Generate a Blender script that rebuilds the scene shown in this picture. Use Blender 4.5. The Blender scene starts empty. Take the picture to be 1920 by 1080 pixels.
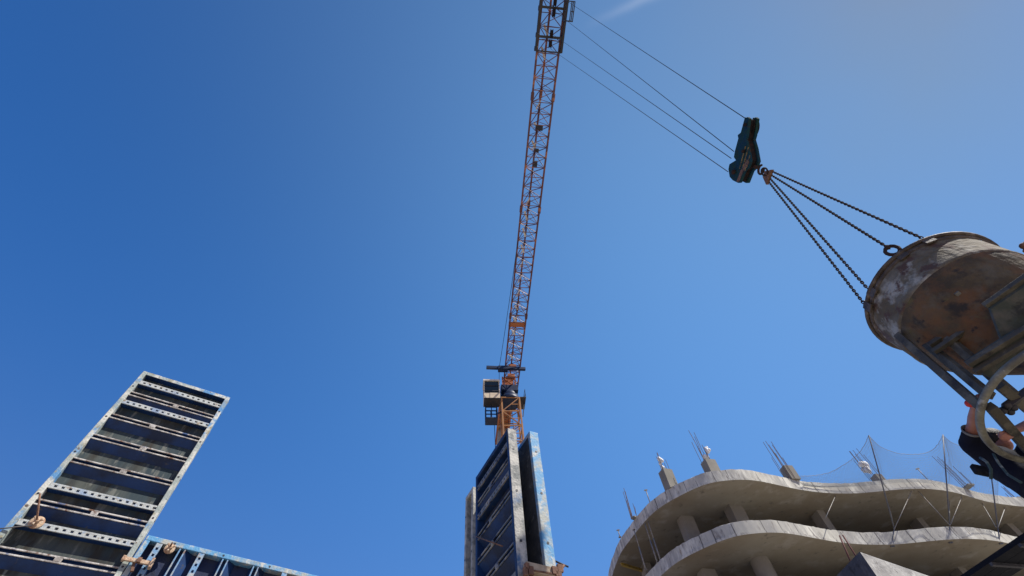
import bpy, math, random
import numpy as np
from mathutils import Vector, Matrix
random.seed(7)
R_ = math.radians
# ------------------------------------------------------------------ camera
F = 850.0; ZX, ZY = 895.0, -5.0            # focal length and zenith point in photo pixels (1920 wide)
_up = np.array([ZX-960, 540-ZY, -F]); _up /= np.linalg.norm(_up)
_f = np.array([0, 0, -1.0]); _fy = _f-_up*_f.dot(_up); _fy /= np.linalg.norm(_fy)
RM = np.array([np.cross(_fy, _up), _fy, _up])
CAM = np.array([0, 0, 1.6])
cd = bpy.data.cameras.new('camera'); cam = bpy.data.objects.new('camera', cd)
bpy.context.scene.collection.objects.link(cam); bpy.context.scene.camera = cam
cd.sensor_width = 36; cd.lens = 36*F/1920; cd.clip_end = 5000; cd.clip_start = .05
mw = Matrix([list(RM[i])+[CAM[i]] for i in range(3)]+[[0, 0, 0, 1]]); cam.matrix_world = mw
def ray(x, y): return RM@np.array([x-960, 540-y, -F])
def ath(x, y, h): r = ray(x, y); return Vector(CAM+r*(h-CAM[2])/r[2])        # point at height h
def atd(x, y, d): return Vector(CAM+ray(x, y)*d/F)                            # point at depth d
def onp(x, y, P, n):                                                         # point on a plane
    r = ray(x, y); P = np.array(P); n = np.array(n); return Vector(CAM+r*((P-CAM).dot(n)/r.dot(n)))
def proj(P):
    c = RM.T@(np.array(P)-CAM); return 960+F*c[0]/-c[2], 540-F*c[1]/-c[2]
# ------------------------------------------------------------------ light
SUN_EL, SUN_AZ = R_(50), R_(106)            # azimuth clockwise from +Y
EXPO = 0.14
sc = bpy.context.scene
sc.view_settings.view_transform = 'Standard'; sc.view_settings.look = 'None'
sc.view_settings.gamma = 1; sc.view_settings.exposure = EXPO
sdir = Vector((math.cos(SUN_EL)*math.sin(SUN_AZ), math.cos(SUN_EL)*math.cos(SUN_AZ), math.sin(SUN_EL)))
W = bpy.data.worlds.new('World'); sc.world = W; W.use_nodes = True
nt = W.node_tree; bg = nt.nodes['Background']; bg.inputs[1].default_value = 0.12
sky = nt.nodes.new('ShaderNodeTexSky'); sky.sky_type = 'NISHITA'; sky.sun_disc = False
sky.sun_elevation = SUN_EL; sky.sun_rotation = SUN_AZ
sky.air_density = 1.0; sky.dust_density = 0.1; sky.ozone_density = 4.0; sky.altitude = 0
def N(t, ty, **kw):
    n = t.nodes.new(ty)
    for k, v in kw.items(): setattr(n, k, v)
    return n
def vmath(op, a, b=None):
    n = N(nt, 'ShaderNodeVectorMath', operation=op); nt.links.new(a, n.inputs[0])
    if b is not None: n.inputs[1].default_value = b
    return n.outputs['Value'] if op == 'DOT_PRODUCT' else n.outputs[0]
def smath(op, a, b=None, c=None, clamp=False):
    n = N(nt, 'ShaderNodeMath', operation=op); n.use_clamp = clamp
    for i, v in enumerate((a, b, c)):
        if v is None: continue
        if isinstance(v, (int, float)): n.inputs[i].default_value = v
        else: nt.links.new(v, n.inputs[i])
    return n.outputs[0]
tc = N(nt, 'ShaderNodeTexCoord'); D = vmath('NORMALIZE', tc.outputs['Generated'])
# broad aureole round the sun and a thin high streak of cirrus
# clear-air colour: the sky model corrected for this camera's white balance, plus forward scattering and haze to the horizon
gd = Vector((math.cos(R_(60))*math.sin(R_(60)), math.cos(R_(60))*math.cos(R_(60)), math.sin(R_(60))))
ds = smath('POWER', smath('MAXIMUM', vmath('DOT_PRODUCT', D, tuple(gd)), 0.0), 2.0)
dz = smath('SUBTRACT', 1.0, smath('MAXIMUM', vmath('DOT_PRODUCT', D, (0, 0, 1)), 0.0))
SB = .12*1.10
def vscale(fac, col):
    n = N(nt, 'ShaderNodeVectorMath', operation='SCALE'); n.inputs[0].default_value = tuple(c/SB for c in col); nt.links.new(fac, n.inputs['Scale']); return n.outputs[0]
def vadd(a, b):
    n = N(nt, 'ShaderNodeVectorMath', operation='ADD'); nt.links.new(a, n.inputs[0])
    if isinstance(b, tuple): n.inputs[1].default_value = b
    else: nt.links.new(b, n.inputs[1])
    return n.outputs[0]
air = vmath('MULTIPLY', sky.outputs[0], (.533, .071, -.315))
air = vadd(vadd(vadd(air, vscale(ds, (.105, .254, .454))), vscale(dz, (.051, .275, .74))), (-.044/SB, .008/SB, .246/SB))
vdir = Vector(RM@np.array([1830-960, 540+90, -F])).normalized()      # grey haze tinted into the sky colour, upper right
vn = N(nt, 'ShaderNodeTexNoise'); vn.inputs['Scale'].default_value = 3.5; vn.inputs['Detail'].default_value = 5; nt.links.new(D, vn.inputs['Vector'])
vl = smath('POWER', smath('MAXIMUM', vmath('DOT_PRODUCT', D, tuple(vdir)), 0.0), 14.0)
vl = smath('MULTIPLY', vl, smath('MULTIPLY_ADD', vn.outputs['Fac'], 1.2, .4))
air = vadd(air, vscale(vl, (.03, -.01, -.115)))
air = vmath('MAXIMUM', air, (.02, .02, .02))
def rdir(x, y): r = ray(x, y); return Vector(r).normalized()
A1, B1 = rdir(1095, 52), rdir(1215, -6)
pn = A1.cross(B1).normalized(); tn = pn.cross(A1).normalized()
noi = N(nt, 'ShaderNodeTexNoise'); noi.inputs['Scale'].default_value = 14; noi.inputs['Detail'].default_value = 5
nt.links.new(D, noi.inputs['Vector'])
wob = smath('MULTIPLY', smath('SUBTRACT', noi.outputs['Fac'], .5), .012)
dist = smath('DIVIDE', smath('ADD', vmath('DOT_PRODUCT', D, tuple(pn)), wob), .0085)
streak = smath('POWER', 2.718, smath('MULTIPLY', smath('MULTIPLY', dist, dist), -1.0))
al = vmath('DOT_PRODUCT', D, tuple(tn))
mr = N(nt, 'ShaderNodeMapRange'); mr.interpolation_type = 'SMOOTHSTEP'
nt.links.new(al, mr.inputs[0]); mr.inputs[1].default_value = -.02; mr.inputs[2].default_value = .16
streak = smath('MULTIPLY', smath('MULTIPLY', streak, mr.outputs[0]), .9)
nt.links.new(vadd(air, vscale(streak, (.14, .125, .10))), bg.inputs[0])
sl = bpy.data.lights.new('sun', 'SUN'); sl.energy = 5.0; sl.angle = R_(.5); sl.color = (1, .95, .87)
so = bpy.data.objects.new('sun', sl); sc.collection.objects.link(so)
so.rotation_euler = sdir.to_track_quat('Z', 'Y').to_euler(); so.location = (10, -10, 40)

# ------------------------------------------------------------------ materials
def mat(name, base, layers=(), rough=.7, metal=0, bump=0, bscale=40, rnoise=.15, coord='Object', stretch=(1, 1, 1)):
    """base colour plus noise layers (colour, scale, threshold, softness, detail)"""
    m = bpy.data.materials.new(name); m.use_nodes = True; t = m.node_tree; L = t.links
    b = t.nodes['Principled BSDF']; b.inputs['Roughness'].default_value = rough; b.inputs['Metallic'].default_value = metal
    c = N(t, 'ShaderNodeTexCoord'); mp = N(t, 'ShaderNodeMapping'); mp.inputs['Scale'].default_value = stretch
    L.new(c.outputs[coord], mp.inputs[0])
    g = N(t, 'ShaderNodeRGB'); g.outputs[0].default_value = (*base, 1); cur = g.outputs[0]
    for i, (col, s, th, soft, det) in enumerate(layers):
        n = N(t, 'ShaderNodeTexNoise'); n.inputs['Scale'].default_value = s; n.inputs['Detail'].default_value = det
        n.inputs['Roughness'].default_value = .62
        off = N(t, 'ShaderNodeVectorMath', operation='ADD'); off.inputs[1].default_value = (i*7.3, i*3.1, i*5.7)
        L.new(mp.outputs[0], off.inputs[0]); L.new(off.outputs[0], n.inputs['Vector'])
        r = N(t, 'ShaderNodeMapRange'); r.inputs[1].default_value = th-soft; r.inputs[2].default_value = th+soft
        L.new(n.outputs['Fac'], r.inputs[0])
        mx = N(t, 'ShaderNodeMixRGB'); mx.inputs[2].default_value = (*col, 1)
        L.new(r.outputs[0], mx.inputs[0]); L.new(cur, mx.inputs[1]); cur = mx.outputs[0]
    L.new(cur, b.inputs['Base Color'])
    if bump:
        n = N(t, 'ShaderNodeTexNoise'); n.inputs['Scale'].default_value = bscale; n.inputs['Detail'].default_value = 6
        L.new(mp.outputs[0], n.inputs['Vector'])
        bp = N(t, 'ShaderNodeBump'); bp.inputs['Strength'].default_value = bump; bp.inputs['Distance'].default_value = .02
        L.new(n.outputs['Fac'], bp.inputs['Height']); L.new(bp.outputs[0], b.inputs['Normal'])
    return m
M = {}
M['ground'] = mat('sandy_ground', (.36, .31, .25), [((.27, .22, .17), .4, .5, .2, 6), ((.42, .38, .32), 3, .6, .1, 6)], .95, bump=.3, bscale=8)
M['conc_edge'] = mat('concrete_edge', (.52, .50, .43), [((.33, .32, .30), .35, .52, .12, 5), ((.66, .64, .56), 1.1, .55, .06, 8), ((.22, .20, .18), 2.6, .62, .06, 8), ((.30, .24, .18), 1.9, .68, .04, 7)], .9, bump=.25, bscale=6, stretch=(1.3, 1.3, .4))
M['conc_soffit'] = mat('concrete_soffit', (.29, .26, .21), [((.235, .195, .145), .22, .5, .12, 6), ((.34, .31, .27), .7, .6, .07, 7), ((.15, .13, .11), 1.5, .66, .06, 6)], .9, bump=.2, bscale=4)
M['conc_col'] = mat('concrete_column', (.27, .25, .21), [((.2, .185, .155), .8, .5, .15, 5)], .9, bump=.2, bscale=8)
M['conc_dark'] = mat('shade_toned_concrete', (.22, .20, .17), [((.16, .145, .125), .5, .5, .2, 4)], .95)  # core walls toned darker to stand for the shade inside the storeys
M['joint'] = mat('joint_line', (.14, .13, .12), [((.2, .19, .17), 3, .5, .1, 4)], .9)
M['rebar'] = mat('rusty_rebar', (.09, .055, .045), [((.16, .08, .05), 5, .55, .1, 4)], .8)
M['redrebar'] = mat('red_brown_rebar', (.16, .05, .035), [((.08, .03, .025), 9, .5, .1, 4)], .8)
M['wrap'] = mat('white_plastic', (.78, .78, .76), [((.6, .6, .58), 4, .6, .1, 3)], .5)
M['steel'] = mat('galvanised_post', (.12, .13, .16), [((.2, .2, .2), 6, .6, .1, 4)], .5, .3)
M['netrope'] = mat('net_cord', (.30, .33, .38), (), .7)
M['yellow'] = mat('yellow_timber_beam', (.42, .29, .05), [((.25, .17, .05), 3, .55, .1, 4)], .7)
M['prop'] = mat('grey_prop_steel', (.3, .29, .27), [((.2, .12, .08), 4, .6, .1, 4)], .6, .3)
M['orange'] = mat('orange_crane_paint', (.40, .13, .045), [((.34, .10, .03), 1.2, .55, .1, 4), ((.55, .42, .3), .8, .66, .04, 3)], .45)
M['jib'] = mat('faded_red_crane_paint', (.16, .05, .04), [((.10, .04, .045), .35, .48, .12, 4), ((.40, .15, .07), 1.5, .6, .05, 4)], .5)
M['mast'] = mat('orange_mast_paint', (.42, .20, .07), [((.26, .12, .05), 1.0, .55, .1, 4)], .5)
M['white'] = mat('white_crane_paint', (.72, .68, .62), [((.5, .4, .33), 2, .6, .1, 3)], .5)
M['darkblue'] = mat('dark_blue_machine_paint', (.006, .018, .06), [((.03, .04, .07), 2, .6, .1, 3)], .45)
M['dark'] = mat('dark_grease_steel', (.025, .025, .032), [((.06, .045, .04), 3, .6, .1, 4)], .55)
M['beige'] = mat('beige_cab_panel', (.74, .60, .41), [((.60, .48, .33), 1.5, .6, .1, 3)], .5)
M['counter'] = mat('counterweight_concrete', (.3, .29, .27), (), .9)
gm = bpy.data.materials.new('cab_glass'); gm.use_nodes = True; b = gm.node_tree.nodes['Principled BSDF']
b.inputs['Base Color'].default_value = (.02, .03, .035, 1); b.inputs['Roughness'].default_value = .08; M['glass'] = gm
M['rope'] = mat('steel_rope', (.03, .035, .05), (), .6)
M['chain'] = mat('dark_chain_steel', (.045, .030, .026), [((.07, .035, .025), 30, .6, .1, 3)], .85)
M['block'] = mat('dark_teal_block_paint', (.009, .045, .075), [((.015, .05, .045), 5, .5, .1, 4), ((.05, .035, .025), 14, .64, .05, 5)], .5, bump=.2, bscale=20)
M['blockdark'] = mat('greasy_block_steel', (.022, .018, .02), [((.06, .03, .02), 9, .6, .1, 4)], .6)
M['stripe'] = mat('worn_yellow_stripe', (.30, .20, .05), [((.05, .04, .03), 16, .5, .08, 5)], .6)
# weathered formwork: blue paint under splashed cement
M['frame'] = mat('weathered_blue_grey_frame', (.33, .37, .34), [((.10, .27, .50), 2.2, .53, .04, 7), ((.60, .59, .52), 5, .54, .05, 8), ((.30, .27, .17), 8, .62, .04, 7), ((.12, .09, .07), 15, .66, .03, 7)], .7, bump=.3, bscale=45)
M['frameblue'] = mat('bright_blue_worn_frame', (.11, .33, .56), [((.40, .42, .38), 4.5, .52, .06, 7), ((.55, .55, .50), 12, .6, .05, 6), ((.18, .14, .09), 16, .70, .04, 6)], .65, bump=.3, bscale=45)
M['framegrey'] = mat('cement_caked_frame', (.44, .43, .39), [((.22, .23, .22), 9, .52, .07, 8), ((.58, .56, .50), 5, .6, .06, 7), ((.07, .15, .28), 2.2, .66, .04, 6), ((.30, .26, .12), 1.8, .68, .04, 6)], .8, bump=.5, bscale=40)
M['navy'] = mat('navy_steel', (.004, .041, .155), [((.004, .018, .06), 3, .5, .12, 5), ((.07, .07, .065), 12, .68, .04, 6)], .6, bump=.15)
M['flangedark'] = mat('shaded_blue_flange', (.16, .18, .20), [((.36, .34, .30), 7, .55, .06, 8), ((.02, .03, .08), 5, .58, .05, 6)], .6, bump=.3, bscale=60)  # bluer scraped paint, also darkened for the shade on left-facing ribs
M['flangeblue'] = mat('light_blue_flange', (.16, .32, .52), [((.40, .42, .40), 7, .54, .06, 8), ((.22, .13, .09), 9, .62, .05, 6)], .6, bump=.3, bscale=60)
M['plynavy'] = mat('navy_stained_plywood', (.012, .024, .075), [((.03, .04, .06), 3, .55, .1, 7), ((.008, .012, .03), 6, .6, .06, 6)], .75, bump=.2)
M['flange'] = mat('scraped_rib_flange', (.30, .27, .24), [((.60, .57, .52), 9, .5, .06, 7), ((.18, .09, .05), 14, .60, .05, 6), ((.05, .10, .24), 5, .64, .04, 5)], .6, bump=.3, bscale=60)
M['holed'] = mat('pale_holed_strip', (.47, .49, .47), [((.28, .36, .48), 5, .58, .05, 6), ((.30, .24, .17), 13, .62, .05, 6)], .6, bump=.3, bscale=60)
M['ply'] = mat('stained_form_plywood', (.028, .048, .056), [((.085, .092, .075), 2.2, .53, .1, 8), ((.03, .026, .018), 4, .55, .06, 8), ((.16, .165, .14), 13, .61, .05, 9)], .75, bump=.25, bscale=25, stretch=(1, 1, .22))
M['plyback'] = mat('dark_caked_ply_face', (.085, .08, .07), [((.04, .038, .035), 4, .5, .1, 7), ((.17, .16, .14), 9, .62, .05, 7)], .85, bump=.4, bscale=30)
M['tie'] = mat('rusty_tan_tie_nut', (.58, .42, .28), [((.36, .20, .12), 14, .55, .08, 6), ((.55, .48, .38), 22, .62, .06, 5)], .7, .1, bump=.4, bscale=60)
M['rust'] = mat('brown_rust', (.16, .08, .05), [((.28, .15, .09), 18, .55, .08, 5)], .8, bump=.3)
M['timber'] = mat('raw_timber', (.50, .40, .28), [((.36, .26, .17), 9, .55, .1, 6)], .8, bump=.2)
M['bucket'] = mat('rusty_cement_bucket', (.115, .080, .040), [((.055, .040, .022), 2.6, .5, .1, 10), ((.165, .074, .028), 2.4, .56, .08, 10), ((.035, .027, .02), 4.2, .60, .05, 10), ((.13, .11, .075), 3.1, .60, .07, 9), ((.13, .10, .035), 5, .64, .04, 7), ((.022, .018, .016), 9, .66, .03, 7)], .8, bump=1.0, bscale=14)
M['drum'] = mat('cement_splashed_drum', (.13, .098, .055), [((.20, .175, .13), 2.8, .54, .08, 10), ((.40, .375, .31), 3.7, .59, .05, 12), ((.10, .055, .038), 5.5, .58, .04, 8), ((.14, .125, .05), 4, .68, .04, 7)], .85, bump=1.0, bscale=16)
M['rim'] = mat('dark_rusty_rim', (.12, .09, .065), [((.05, .036, .026), 6, .5, .1, 6), ((.22, .18, .15), 9, .62, .06, 6)], .65, bump=.3, bscale=40)
M['bar'] = mat('grimy_steel_bars', (.07, .062, .045), [((.14, .125, .09), 6, .55, .08, 7), ((.035, .03, .028), 9, .62, .05, 6)], .65, bump=.35, bscale=50)
M['brace_light'] = mat('dusty_bar', (.17, .16, .13), [((.10, .09, .075), 8, .55, .08, 7)], .7, bump=.3)
M['housing'] = mat('dark_green_gate_steel', (.045, .055, .045), [((.09, .085, .07), 5, .56, .08, 8), ((.02, .022, .02), 8, .62, .06, 7)], .7, bump=.35, bscale=40)
M['wheel'] = mat('grey_green_wheel_paint', (.24, .23, .17), [((.12, .11, .085), 7, .5, .1, 6), ((.36, .35, .30), 14, .64, .05, 6)], .6, bump=.3, bscale=50)
M['skin'] = mat('tanned_skin', (.44, .20, .135), [((.36, .14, .09), 9, .55, .15, 4)], .55, bump=.05)
M['hair'] = mat('black_hair', (.012, .010, .010), [((.03, .025, .02), 60, .5, .1, 4)], .6, bump=.5, bscale=90)
M['shirt'] = mat('navy_black_shirt', (.010, .011, .022), [((.018, .02, .03), 6, .5, .2, 5)], .9, bump=.3, bscale=14)
M['hem'] = mat('sunlit_sleeve_lining', (.2, .19, .18), (), .9)  # pale grey paints the sunlight on the inside of the dark sleeve
M['glove'] = mat('bright_red_glove', (.75, .05, .035), (), .6)
M['harness'] = mat('teal_grey_harness', (.03, .065, .075), [((.2, .24, .24), 10, .62, .05, 4)], .8)
M['trouser'] = mat('dark_work_trousers', (.012, .013, .018), [((.022, .022, .026), 5, .5, .2, 4)], .9, bump=.2, bscale=12)
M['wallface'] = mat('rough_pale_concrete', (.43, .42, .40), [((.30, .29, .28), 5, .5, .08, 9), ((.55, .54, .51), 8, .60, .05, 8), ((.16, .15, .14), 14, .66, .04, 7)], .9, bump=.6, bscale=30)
M['walldark'] = mat('shaded_side_tone', (.05, .052, .065), [((.10, .10, .11), 7, .56, .08, 8), ((.025, .025, .03), 12, .6, .06, 7)], .8, bump=.5, bscale=30)  # wall concrete darkened to carry the left face's shade; deck bearers share it
M['deck'] = mat('dark_steel_deck', (.010, .012, .018), [((.03, .03, .035), 6, .62, .06, 6)], .7, bump=.2)

for k_ in ('block', 'blockdark', 'deck', 'trouser', 'shirt', 'rope', 'chain'):
    b_ = M[k_].node_tree.nodes['Principled BSDF']; b_.inputs['Roughness'].default_value = .9; b_.inputs['Specular IOR Level'].default_value = .15
# ------------------------------------------------------------------ mesh builder
def V(*a): return Vector(a)
class MB:
    def __init__(s): s.v = []; s.f = []; s.mi = []; s.sm = []; s.m = 0
    def add(s, vs, fs, smooth=False):
        o = len(s.v); s.v += [tuple(p) for p in vs]
        for f in fs: s.f.append([o+i for i in f]); s.mi.append(s.m); s.sm.append(smooth)
        return s
    def hexa(s, P):     # 8 corners: bottom loop 0-3, top loop 4-7
        return s.add(P, [(3, 2, 1, 0), (4, 5, 6, 7), (0, 1, 5, 4), (1, 2, 6, 5), (2, 3, 7, 6), (3, 0, 4, 7)])
    def box(s, o, a, b, c):      # origin corner and three edge vectors
        o, a, b, c = map(Vector, (o, a, b, c))
        return s.hexa([o, o+a, o+a+b, o+b, o+c, o+a+c, o+a+b+c, o+b+c])
    def cbox(s, c, a, b, d): a, b, d = map(Vector, (a, b, d)); return s.box(Vector(c)-a/2-b/2-d/2, a, b, d)
    def bar(s, p, q, w, h=None, up=(0, 0, 1)):
        p, q = Vector(p), Vector(q); h = h or w; t = q-p; up = Vector(up)
        if t.normalized().cross(up).length < .05: up = V(1, 0, 0) if abs(up.x) < .9 else V(0, 1, 0)
        x = t.cross(up).normalized()*w; z = x.cross(t).normalized()*h
        return s.box(p-x/2-z/2, x, z, t)
    def tube(s, pts, r, n=8, closed=False, r2=None, caps=True):
        pts = [Vector(p) for p in pts]; k = len(pts); rings = []; prev = None
        for i, p in enumerate(pts):
            if closed: t = pts[(i+1) % k]-pts[i-1]
            else: t = pts[min(i+1, k-1)]-pts[max(i-1, 0)]
            t = t.normalized() if t.length > 1e-9 else V(0, 0, 1)
            if prev is None: a = t.orthogonal().normalized()
            else:
                a = prev-t*prev.dot(t)
                a = a.normalized() if a.length > 1e-6 else t.orthogonal().normalized()
            prev = a; b = t.cross(a)
            rr = r if r2 is None else r+(r2-r)*i/max(1, k-1)
            rings.append([p+a*(rr*math.cos(2*math.pi*j/n))+b*(rr*math.sin(2*math.pi*j/n)) for j in range(n)])
        vs = [p for R in rings for p in R]; fs = []
        for i in range(k if closed else k-1):
            i2 = (i+1) % k
            for j in range(n): fs.append((i*n+j, i*n+(j+1) % n, i2*n+(j+1) % n, i2*n+j))
        o = len(s.v); s.add(vs, fs, n > 5)
        if caps and not closed:
            s.f.append([o+j for j in range(n)][::-1]); s.f.append([o+(k-1)*n+j for j in range(n)])
            s.mi += [s.m]*2; s.sm += [False]*2
        return s
    def lathe(s, c, ax, prof, n=48, cap0=False, cap1=False):    # prof: (distance along axis, radius)
        c, ax = Vector(c), Vector(ax).normalized(); a = ax.orthogonal().normalized(); b = ax.cross(a)
        vs = [c+ax*h+(a*math.cos(2*math.pi*j/n)+b*math.sin(2*math.pi*j/n))*r for h, r in prof for j in range(n)]
        fs = [(i*n+j, i*n+(j+1) % n, (i+1)*n+(j+1) % n, (i+1)*n+j) for i in range(len(prof)-1) for j in range(n)]
        o = len(s.v); s.add(vs, fs, True)
        if cap0: s.f.append([o+j for j in range(n)][::-1]); s.mi.append(s.m); s.sm.append(False)
        if cap1: s.f.append([o+(len(prof)-1)*n+j for j in range(n)]); s.mi.append(s.m); s.sm.append(False)
        return s
    def prism(s, poly, t, holes=None):     # polygon of 3D points extruded by t
        n = len(poly); P = [Vector(p) for p in poly]; t = Vector(t)
        return s.add(P+[p+t for p in P], [list(range(n))[::-1], list(range(n, 2*n))]+[(i, (i+1) % n, n+(i+1) % n, n+i) for i in range(n)])
    def sphere(s, c, r, n=12, m=8, sc=(1, 1, 1)):
        vs = []; fs = []; c = Vector(c)
        for i in range(m+1):
            th = math.pi*i/m
            for j in range(n): ph = 2*math.pi*j/n; vs.append(c+V(r*sc[0]*math.sin(th)*math.cos(ph), r*sc[1]*math.sin(th)*math.sin(ph), r*sc[2]*math.cos(th)))
        for i in range(m):
            for j in range(n): fs.append((i*n+j, i*n+(j+1) % n, (i+1)*n+(j+1) % n, (i+1)*n+j))
        return s.add(vs, fs, True)
    def build(s, name, mats, parent=None, bevel=0, loc=None):
        me = bpy.data.meshes.new(name); 
        org = Vector(loc) if loc is not None else (Vector(parent['org']) if parent is not None and 'org' in parent else V(0, 0, 0))
        me.from_pydata([tuple(Vector(p)-org) for p in s.v], [], s.f); me.validate(); me.update()
        if not isinstance(mats, (list, tuple)): mats = [mats]
        for m in mats: me.materials.append(m)
        if len(me.polygons) == len(s.mi):
            me.polygons.foreach_set('material_index', s.mi); me.polygons.foreach_set('use_smooth', s.sm)
        import bmesh
        bm = bmesh.new(); bm.from_mesh(me); bmesh.ops.recalc_face_normals(bm, faces=bm.faces); bm.to_mesh(me); bm.free()
        o = bpy.data.objects.new(name, me); sc.collection.objects.link(o)
        if parent is not None:
            o.parent = parent
            # parents are never rotated; children meshes are stored relative to the thing's base
            if 'org' in parent: o['org'] = list(parent['org'])
            o.location = (0, 0, 0)
        else: o.location = org
        if bevel:
            bv = o.modifiers.new('bevel', 'BEVEL'); bv.width = bevel; bv.segments = 2; bv.limit_method = 'ANGLE'; bv.angle_limit = R_(40)
        return o
def thing(name, label, cat, loc=(0, 0, 0), group=None):
    o = bpy.data.objects.new(name, None); sc.collection.objects.link(o); o.location = loc; o['org'] = list(loc)
    o.empty_display_size = .2
    return tag(o, label, cat, group)
def tag(o, label=None, cat=None, group=None, kind=None):
    for k, v in (('label', label), ('category', cat), ('group', group), ('kind', kind)):
        if v: o[k] = v
    return o
Z = V(0, 0, 1)

# ------------------------------------------------------------------ ground
g = MB(); n = 40
pts = []
for j in range(n+1):
    for i in range(n+1):
        x = (i/n-.5)*2; y = (j/n-.5)*2
        X = math.copysign(abs(x)**3, x)*1500; Y = math.copysign(abs(y)**3, y)*1500
        pts.append((X, Y, random.uniform(-.05, .0)))
g.add(pts, [(j*(n+1)+i, j*(n+1)+i+1, (j+1)*(n+1)+i+1, (j+1)*(n+1)+i) for j in range(n) for i in range(n)], True)
tag(g.build('ground', M['ground']), kind='structure')

# ------------------------------------------------------------------ building
def conv(o, s, L): return [(o[0]+x/s, o[1]+y/s) for x, y in L]
edge_px = conv((1120, 780), 3.6, [(105, 1075), (130, 1000), (165, 920), (215, 850), (300, 740), (380, 655), (470, 590), (590, 525), (700, 475), (800, 447), (950, 432), (1080, 440), (1200, 465), (1330, 493)])
edge_px += conv((1500, 780), 3.6, [(0, 500), (100, 515), (230, 525), (380, 525), (500, 515), (650, 500), (800, 493), (930, 500), (1050, 520), (1150, 550), (1280, 585), (1400, 602), (1512, 615)])
ctrl = [ath(x, y, 20.0).xy for x, y in edge_px]
ctrl = [Vector((8.6, 60)), Vector((6.6, 53)), Vector((5.6, 47)), Vector((5.35, 44))]+ctrl+[Vector((43, 39.6)), Vector((48, 41.2)), Vector((54, 44)), Vector((58, 50)), Vector((59, 60))]
def spline(P, k=6):
    out = []
    for i in range(len(P)-1):
        a, b, c, d = P[max(i-1, 0)], P[i], P[i+1], P[min(i+2, len(P)-1)]
        for j in range(k):
            t = j/k
            out.append(.5*((2*b)+(c-a)*t+(2*a-5*b+4*c-d)*t*t+(3*b-a-3*c+d)*t**3))
    return out+[P[-1]]
curve = spline(ctrl)
# smooth the traced line a little
for _ in range(6): curve = [curve[0]]+[(curve[i-1]+curve[i]*2+curve[i+1])/4 for i in range(1, len(curve)-1)]+[curve[-1]]
def offs(cv, d):
    out = []
    for i in range(len(cv)):
        t = (cv[min(i+1, len(cv)-1)]-cv[max(i-1, 0)]).normalized(); out.append(cv[i]+Vector((t.y, -t.x))*d)
    return out
bld = thing('unfinished_building', 'unfinished concrete building with wavy curved floor slabs and open storeys at right', 'building', (30, 50, 0))
def slab(z0, th, rnd):
    m = MB()
    def loop(cv, z): return [V(p.x, p.y, z) for p in cv]
    lip = .16
    wv = [rnd.uniform(-.018, .018) for _ in curve]
    def loopj(cv, z, a): return [V(p.x+wv[i_]*.6, p.y+wv[-i_-1]*.6, z+wv[(i_*7) % len(wv)]*a) for i_, p in enumerate(cv)]
    rings = [loop(offs(curve, 0.05), z0), loop(offs(curve, .05), z0+lip), loop(curve, z0+lip+.02), loopj(curve, z0+th, 1.6)]
    for a, b in zip(rings, rings[1:]):
        n = len(a); m.add(a+b, [(i, i+1, n+i+1, n+i) for i in range(n-1)])
    # edge beam drop is flush; soffit and top close on the straight rear line
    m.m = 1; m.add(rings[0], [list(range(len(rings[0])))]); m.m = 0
    m.add(rings[-1], [list(range(len(rings[-1])))[::-1]])
    a, b = rings[0], rings[-1]
    m.add([a[0], a[-1], b[-1], b[0]], [(0, 1, 2, 3)])
    # formwork joints and stains on the edge
    m.m = 2; i = rnd.randint(4, 9)
    while i < len(curve)-6:
        o = offs(curve, .053); o2 = offs(curve, .003); w = (curve[i+1]-curve[i]).normalized()*rnd.choice((.03, .05, .08)); w = V(w.x, w.y, 0)
        p = V(o[i].x, o[i].y, z0+.002); q = V(o2[i].x, o2[i].y, z0+lip+.03)
        nrm = offs(curve, .02); 
        m.box(q, w, V(0, 0, th-lip-.04), V(curve[i].x-o2[i].x, curve[i].y-o2[i].y, 0)*.9)
        m.box(p, w, V(0, 0, lip-.004), V(curve[i].x-o2[i].x, curve[i].y-o2[i].y, 0)*.9)
        i += rnd.randint(3, 9)
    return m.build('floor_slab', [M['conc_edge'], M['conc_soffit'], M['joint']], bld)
rb = random.Random(3)
levels = [20.0, 16.27, 12.54, 8.81, 5.08, 1.35]
for z in levels: slab(z, .86, rb)
colxy = [(10.81, 34.11, 1.0, .75), (14.32, 33.45, 1.1, .8), (21.2, 35.65, .55, .9), (29.95, 38.55, .55, .9), (38.53, 41.18, .6, .9),
         (8.2, 40.5, .6, .9), (46.5, 45, .6, .9), (12, 47, .8, .8), (20, 47, .8, .8), (29, 48, .8, .8), (38, 50, .8, .8)]
for k in range(5):
    z0 = levels[k+1]+.86; z1 = levels[k]
    for i, (x, y, w, d) in enumerate(colxy):
        m = MB()
        if k == 1 and i == 1: m.lathe((x, y, z0-.003), Z, [(0, .62), (z1-z0+.006, .62)], 28)
        else:
            a = R_(20) if i < 2 else R_(12)
            m.cbox((x, y, (z0+z1)/2), V(math.cos(a), math.sin(a), 0)*w, V(-math.sin(a), math.cos(a), 0)*d, V(0, 0, z1-z0+.006))
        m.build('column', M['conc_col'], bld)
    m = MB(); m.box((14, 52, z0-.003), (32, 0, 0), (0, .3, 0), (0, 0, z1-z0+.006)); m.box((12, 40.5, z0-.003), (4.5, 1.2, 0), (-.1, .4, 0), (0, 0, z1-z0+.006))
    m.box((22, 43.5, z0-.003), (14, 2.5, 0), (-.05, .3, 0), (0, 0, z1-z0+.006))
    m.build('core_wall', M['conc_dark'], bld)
ZT = 20.86
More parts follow.
